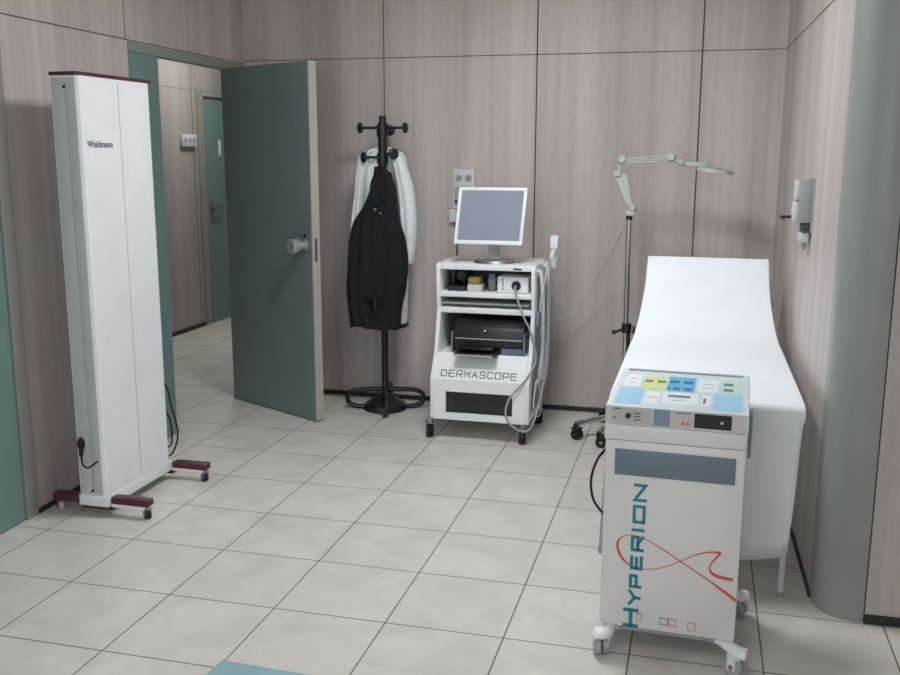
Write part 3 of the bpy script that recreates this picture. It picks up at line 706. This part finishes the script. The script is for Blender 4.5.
bmesh.ops.transform(t, matrix=Matrix.Translation((2.205, LY + .01, 1.445)) @ rot, verts=t.verts[:]); obj('lamp_head', t, 'lamp_green', ml)
t = NB(); cyl(t, (0, 0, -.0095), (0, 0, -.0085), .066, seg=40)
bmesh.ops.transform(t, matrix=Matrix.Translation((2.205, LY + .01, 1.445)) @ rot, verts=t.verts[:]); obj('lens', t, 'pale', ml)
bm = NB(); box(bm, 2.06, 2.17, LY - .03, LY + .03, 1.462, 1.490, bev=.010); obj('head_mount', bm, 'lamp_green', ml)
bm = NB(); tube(bm, [(1.775, LY + .01, 1.222), (1.745, 2.44, 1.13), (1.68, 2.55, .99), (1.60, 2.64, .86), (1.51, 2.69, .68), (1.43, 2.70, .60), (1.34, 2.66, .575), (1.30, 2.62, .57), (1.28, 2.61, .40), (1.27, 2.66, .1), (1.25, 2.74, .01)], .0045, seg=8)
tag(obj('lamp_cord', bm, 'cable_white', None, origin=(1.5, 2.65, .6)), 'thin white cord sagging along the back wall from magnifier lamp to cart', 'cable')

# ------------------------------------------------------------------ couch
ch = thing('treatment_couch', 'examination couch with raised backrest covered in white paper by the right wall', 'couch', (2.19, 1.3, 0))
K0, K1 = 1.868, 2.522
path = [(.55, .690), (.70, .690), (1.0, .686), (1.3, .682), (1.50, .684), (1.60, .700), (1.70, .750), (1.82, .850), (1.93, .950), (2.02, 1.030)]
def edges(y, z):
    t = max(0, min(1, (y - 1.45) / .5)); t = t * t * (3 - 2 * t)
    return K0 + .040 * t, K1 - .050 * t
# cushion under the paper
def slab(thick_top, thick_bot, inset, ymin=None):
    P = smooth_path([(0, y, z) for y, z in path], 5); bm = NB(); rings = []
    for i, p in enumerate(P):
        d = (P[min(i + 1, len(P) - 1)] - P[max(i - 1, 0)]).normalized(); nrm = Vector((0, -d.z, d.y))
        a, b = edges(p.y, p.z); a += inset; b -= inset
        u = p + nrm * thick_top; l = p + nrm * thick_bot
        rings.append([bm.verts.new((a, u.y, u.z)), bm.verts.new((b, u.y, u.z)), bm.verts.new((b, l.y, l.z)), bm.verts.new((a, l.y, l.z))])
    for i in range(len(P) - 1):
        for k in range(4):
            j = (k + 1) % 4; bm.faces.new((rings[i][k], rings[i][j], rings[i + 1][j], rings[i + 1][k]))
    bm.faces.new(rings[0][::-1]); bm.faces.new(rings[-1]); return bm
obj('cushion', slab(-.004, -.075, .012), 'blue_grey', ch, angle=50)
# paper sheet: over the top, hanging at the foot, short overhang along the sides
P = smooth_path([(0, y, z) for y, z in path], 6)
prof2 = []
for z in [.133, .20, .27, .35, .43, .51, .58, .63, .660]: prof2.append((.536 + .012 * math.sin(z * 14), z))
prof2 += [(.537, .678), (.545, .690), (.56, .694)]
for p in P[2:]: prof2.append((p.y, p.z + .003))
prof2 += [(2.034, 1.033), (2.042, 1.025), (2.045, .99), (2.04, .94)]
bm = NB(); NX = 40; grid = []
for i, (y, z) in enumerate(prof2):
    a, b = edges(y, z); row = []
    low = z < .66 and y < .6
    for k in range(NX + 1):
        u = k / NX; x = a + (b - a) * u; yy, zz = y, z
        if low:
            h = (.66 - z); x = a + .012 * h + (b - a - .06 * h) * u
            yy += -.010 * h * math.sin(u * 9 + 2 * z) + .012 * h * math.sin(u * 21 + 5 * z)
            zz += .010 * math.sin(u * 7) * (1 if i == 0 else 0) * 1
            r2 = ((u - .80) * .65) ** 2 + (z - .42) ** 2; yy -= .006 * math.exp(-r2 / .0012)
            r2 = ((u - .72) * .65) ** 2 + (z - .28) ** 2; yy -= .010 * math.exp(-r2 / .003)
        row.append(bm.verts.new((x, yy, zz)))
    if not low:   # side skirts
        drop = .05 if y > .6 else .02
        L = bm.verts.new((a - .004, y, z - drop)); Rr = bm.verts.new((b + .004, y, z - drop))
        row = [L] + row + [Rr]
    else: row = [row[0]] + row + [row[-1]]
    grid.append(row)
for i in range(len(grid) - 1):
    for k in range(len(grid[0]) - 1):
        vs = [grid[i][k], grid[i][k + 1], grid[i + 1][k + 1], grid[i + 1][k]]
        u = []
        for v in vs:
            if v not in u: u.append(v)
        if len(u) >= 3: bm.faces.new(u)
pp = obj('paper_cover', bm, 'paper', ch, angle=60)
sm = pp.modifiers.new('s', 'SOLIDIFY'); sm.thickness = .0015; sm.offset = 1
bm = NB(); box(bm, 1.89, 2.50, .57, 1.60, .585, .612); obj('frame', bm, 'steel', ch)
for (x, y) in ((1.835, .76), (2.485, .545), (1.90, 1.85), (2.49, 1.85)):
    bm = NB(); zt = .60 if y < 1 else .60
    cyl(bm, (x, y, .012), (x + (.02 if x < 2 else .01), y + (0 if x < 2 else .015), zt), .0105 if x > 2 else .009)
    if x < 2: cyl(bm, (x + .02, y, .6), (x + .09, y, .6), .0105)
    lg = obj('leg', bm, 'offwhite' if x > 2 else 'steel', ch)
    bm = NB(); cyl(bm, (x, y, 0), (x, y, .018), .014 if x > 2 else .012); obj('leg_cap', bm, 'grey_pl', lg)
bm = NB(); cyl(bm, (1.91, 1.85, .59), (2.50, 1.85, .59), .012); cyl(bm, (2.48, .57, .58), (2.48, 1.85, .58), .012); cyl(bm, (1.91, .57, .58), (1.91, 1.85, .58), .012); cyl(bm, (2.2, 1.7, .6), (2.2, 1.93, .86), .012); obj('crossbar', bm, 'steel', ch)

# ------------------------------------------------------------------ Hyperion unit
hy = thing('electrotherapy_unit', 'white wheeled therapy console lettered HYPERION with red ribbon in the foreground', 'medical device', (2.11, .15, 0))
HX0, HX1 = 1.910, 2.316
bx('cabinet', (HX0, HX1, 0, .37, .090, .690), 'cabinet_white', hy, bev=.004)
bx('neck', (HX0 - .004, HX1 + .0, -.004, .38, .692, .740), 'cabinet_white', hy, bev=.003)
bx('grey_panel', (1.940, 2.290, -.004, 0, .583, .664), 'slate', hy, bev=.002)['label'] = 'slate grey plate at the top of the cabinet'
# console wedge
ZA, ZB2, YA, YB2 = .800, .818, -.010, .430
bm = NB(); prism(bm, [(YA, .742), (YA, ZA), (YB2 - .02, ZB2), (YB2, ZB2), (YB2, .742)], 'x', HX0 - .002, HX1 + .002, .004); con = obj('console', bm, 'white_cool', hy)
bm = NB(); box(bm, HX1 + .005, HX1 + .013, .03, .10, .66, .79, bev=.002); obj('side_clip', bm, 'slate', hy)
C0, C1 = HX0 - .002, HX1 + .002
def face_patch(name, u0, u1, v0, v1, material, lift=.0012):
    x0 = C0 + (C1 - C0) * u0; x1 = C0 + (C1 - C0) * u1; z0 = .742 + .058 * v0; z1 = .742 + .058 * v1
    return bx(name, (x0, x1, YA - lift, YA, z0, z1), material, con)
face_patch('front_strip', .0, 1, .06, .96, 'side_grey', .0006)
face_patch('left_plate', .04, .33, .10, .90, 'beige_pl')
face_patch('middle_plate', .345, .46, .08, .92, 'blue_grey')
face_patch('right_plate', .47, .62, .10, .90, 'pink_pl')
face_patch('end_plate', .895, .965, .10, .90, 'pink_pl')
face_patch('display', .63, .885, .14, .88, 'black_gloss', .002)
bm = NB()
xk = C0 + (C1 - C0) * .165; cyl(bm, (xk, YA - .001, .772), (xk, YA - .010, .772), .008); obj('knob', bm, 'black', con)
def marks(name, L, material, lift):
    for (u0, u1, v0, v1) in L:
        bm = NB(); box(bm, C0 + (C1 - C0) * u0, C0 + (C1 - C0) * u1, YA - lift, YA - lift + .0005, .742 + .058 * v0, .742 + .058 * v1)
        obj(name, bm, material, con)
marks('printed_line', [(.205, .255, .62, .68), (.205, .25, .45, .51), (.205, .255, .27, .33), (.055, .11, .80, .86), (.06, .075, .33, .42), (.50, .60, .82, .87)], 'ink_dark', .0018)
marks('printed_mark', [(.545, .565, .25, .36), (.575, .595, .25, .36)], 'ink_red', .0018)
marks('glowing_digit', [(.81, .83, .42, .56)], 'beige_pl', .0026)
# slanted membrane
su = Vector((1, 0, 0)); sv = Vector((0, YB2 - .02 - YA, ZB2 - ZA)); SL = sv.length; sv.normalize(); sn = Vector((0, -sv.z, sv.y))
so = Vector((C0, YA, ZA))
def top_patch(name, rects, material, lift, thick=.0006, parent=None):
    for (u0, u1, v0, v1) in rects:
        bm = NB(); t = NB(); box(t, u0 * (C1 - C0), u1 * (C1 - C0), v0 * SL, v1 * SL, lift, lift + thick)
        for q in t.verts: q.co = so + su * q.co.x + sv * q.co.y + sn * q.co.z
        merge(bm, t)
        obj(name, bm, material, parent or con)
top_patch('membrane', [(.035, .965, .03, .93)], 'pale', .0002)
top_patch('handle_bar', [(.05, .95, .955, .985)], 'grey_pl', .0002, .004)
top_patch('light_blue_field', [(.05, .235, .05, .46), (.745, .95, .05, .46)], 'sky', .0010)
top_patch('yellow_field', [(.20, .385, .46, .82)], 'yellow', .0010)
top_patch('blue_field', [(.393, .60, .44, .84)], 'blue', .0010)
top_patch('mint_field', [(.78, .94, .46, .82)], 'mint', .0010)
top_patch('white_field', [(.06, .185, .50, .84), (.62, .765, .47, .82), (.25, .36, .08, .40), (.38, .64, .12, .40), (.66, .73, .12, .38)], 'white', .0010)
top_patch('display', [(.215, .275, .64, .70), (.31, .375, .64, .70), (.81, .88, .68, .74), (.81, .88, .53, .59), (.42, .58, .285, .335), (.675, .695, .18, .30)], 'slate', .0018)
top_patch('key', [(.405, .475, .66, .73), (.51, .58, .66, .73), (.40, .42, .48, .54), (.44, .49, .48, .54), (.52, .58, .48, .54)], 'blue_dk', .0018)
top_patch('outline_line', [(.105, .14, .60, .61), (.105, .14, .70, .71), (.64, .74, .58, .586), (.64, .74, .68, .686), (.25, .36, .24, .246), (.45, .56, .20, .206)], 'grey_pl', .0018)
# HYPERION lettering reading upward
n = Vector((0, -1, 0)); U = Vector((0, 0, 1)); V = Vector((-1, 0, 0)); bm = NB()
yy = -.0008
for ch_, za, zb, xr, xlft, t in (('H', .097, .160, 2.020, 1.968, .0115), ('Y', .170, .222, 2.024, 1.982, .0095), ('P', .228, .273, 2.025, 1.983, .0095), ('E', .288, .334, 2.026, 1.984, .0095), ('R', .348, .399, 2.027, 1.984, .0095), ('I', .411, .423, 2.027, 1.985, .0095), ('O', .438, .497, 2.028, 1.986, .0095), ('N', .508, .565, 2.030, 1.986, .0095)):
    letter(bm, ch_, Vector((xr + .010, yy, za - .006)), U, V, zb - za, (xr - xlft) * .92, t, n)
obj('lettering', bm, 'ink_teal', hy, smooth=False)
def W(px, py):   # photograph pixel on the cabinet front -> metres (affine fit of that face)
    x = 1.918 + (px - (601 + (628 - py) * .0368)) / 136.0 * .4005
    z = .083 + (628 + (px - 601) * .098 - py) / 190.0 * .617
    return Vector((x, yy, z))
def ribbon(pts, ws, m_=6):
    P = smooth_path([W(*p) for p in pts], m_); Wd = smooth_path([(w_, 0, 0) for w_ in ws], m_)
    stroke(bm, P, [max(.0008, w_.x) for w_ in Wd], n)
bm = NB()
ribbon([(737, 598), (710, 579), (682, 561), (660, 547), (645, 539), (633, 535.6), (623, 537), (617.4, 544), (620, 555), (628, 564), (642, 569), (660, 568), (678, 562), (696, 554), (710, 551), (720.5, 551.3)],
       [.010, .0045, .003, .003, .002, .0015, .003, .007, .0075, .005, .003, .002, .0025, .003, .0045, .006])
ribbon([(720.5, 551.3), (716, 557), (711, 563), (710.5, 568), (713, 572), (720, 575), (733, 577.5)], [.007, .006, .0045, .0055, .009, .010, .010])
obj('ribbon_logo', bm, 'ink_red', hy, smooth=False)
def sq(px0, py0, px1, py1, mt_):
    bm2 = NB(); c = [W(px0, py1), W(px1, py1), W(px1, py0), W(px0, py0)]; t = .0016
    x0, x1 = c[0].x, c[1].x; z0 = (c[0].z + c[1].z) / 2; z1 = (c[2].z + c[3].z) / 2
    for s in ((x0, x1, z0, z0 + t), (x0, x1, z1 - t, z1), (x0, x0 + t, z0, z1), (x1 - t, x1, z0, z1)): box(bm2, s[0], s[1], -.0016, -.0008, s[2], s[3])
    return obj('square_mark', bm2, mt_, hy, smooth=False)
sq(637, 614, 643, 622, 'ink_red'); sq(661, 618, 669, 625, 'ink_dark'); sq(669.6, 618.5, 677.5, 626, 'ink_red'); sq(689, 621.6, 697, 629.5, 'ink_red')
# base feet and casters
bx('base_plate', (HX0 + .01, HX1 - .01, .02, .31, .070, .089), 'grey_pl', hy)
for (sx, sy) in ((-1, -1), (1, -1), (-1, 1), (1, 1)):
    bx_ = HX0 + .06 if sx < 0 else HX1 - .06; by = .045 if sy < 0 else .315
    ex = bx_ + sx * .075 + (.028 if sx < 0 and sy < 0 else .004); ey = by + sy * (.078 if sy < 0 else .045)
    bm = NB(); tube(bm, [(bx_ - sx * .03, by, .072), (bx_ + sx * .02, by + sy * .015, .073), (ex - sx * .01, ey - sy * .005, .076), (ex + sx * .02, ey + sy * .006, .076)], lambda t: .014 + .014 * t - .006 * max(0, t - .8) / .2, seg=16)
    for v in bm.verts: v.co.z = .076 + (v.co.z - .076) * .75
    ft = obj('foot', bm, 'white', hy)
    caster(hy, ex, ey, .066, r=.030, w=.040, ang=math.radians(20 if sx < 0 else 55), wheel_mat='lavender', fork_mat='white_cool', twin=True)
bm = NB(); tube(bm, [(1.912, .12, .635), (1.872, .13, .585), (1.850, .14, .51), (1.857, .15, .44), (1.885, .15, .40), (1.9125, .15, .375)], .0042)
obj('power_cord', bm, 'rubber', hy)

hy.rotation_euler = (0, 0, math.radians(-2.5))
# ------------------------------------------------------------------ soap dispenser
sd = thing('soap_dispenser', 'pale grey wall soap dispenser with black lever on the right wall', 'dispenser', (2.57, 1.3, 1.2))
XW = 2.576
bx('case', (2.520, XW - .006, 1.255, 1.345, 1.262, 1.436), 'grey_pl', sd, bev=.006)
bm = NB(); box(bm, 2.502, 2.522, 1.258, 1.342, 1.268, 1.345, bev=.006); box(bm, 2.506, 2.522, 1.258, 1.342, 1.352, 1.43, bev=.006); obj('front_cover', bm, 'offwhite', sd)
bx('back_plate', (2.569, XW + .004, 1.245, 1.355, 1.225, 1.44), 'grey_pl', sd)
bx('level_window', (2.538, 2.5685, 1.256, 1.34, 1.225, 1.258), 'dark', sd, bev=.003)
bx('bottle_neck', (2.528, 2.568, 1.262, 1.335, 1.185, 1.226), 'offwhite', sd, bev=.006)
bm = NB(); cyl(bm, (2.555, 1.30, 1.186), (2.555, 1.30, 1.155), .010, .007); obj('nozzle', bm, 'grey_pl', sd)
bm = NB(); cyl(bm, (2.50, 1.30, 1.285), (2.470, 1.30, 1.283), .006); box(bm, 2.458, 2.478, 1.28, 1.32, 1.276, 1.289, bev=.003); obj('lever', bm, 'black', sd)

# ------------------------------------------------------------------ corridor sign, floor mat
cp = thing('wall_sign', 'small pale plaque on the corridor wall beside the far teal door', 'sign', (XC, 4.69, 1.62))
bx('plate', (XC, XC + .03, 4.55, 4.79, 1.575, 1.675), 'offwhite', cp, bev=.003)
bm = NB()
for y in (4.575, 4.65, 4.725): box(bm, XC + .03, XC + .031, y, y + .045, 1.605, 1.645)
obj('button', bm, 'grey_pl', cp)
bm = NB(); prism(bm, [(.795, -.363), (1.75, -.393), (1.77, -1.5), (.70, -1.45)], 'z', 0, .006, .0015)
tag(obj('floor_mat', bm, 'mat_blue', None, origin=(1.2, -.9, 0)), 'light blue vinyl mat on the floor at the bottom edge of the picture', 'mat')
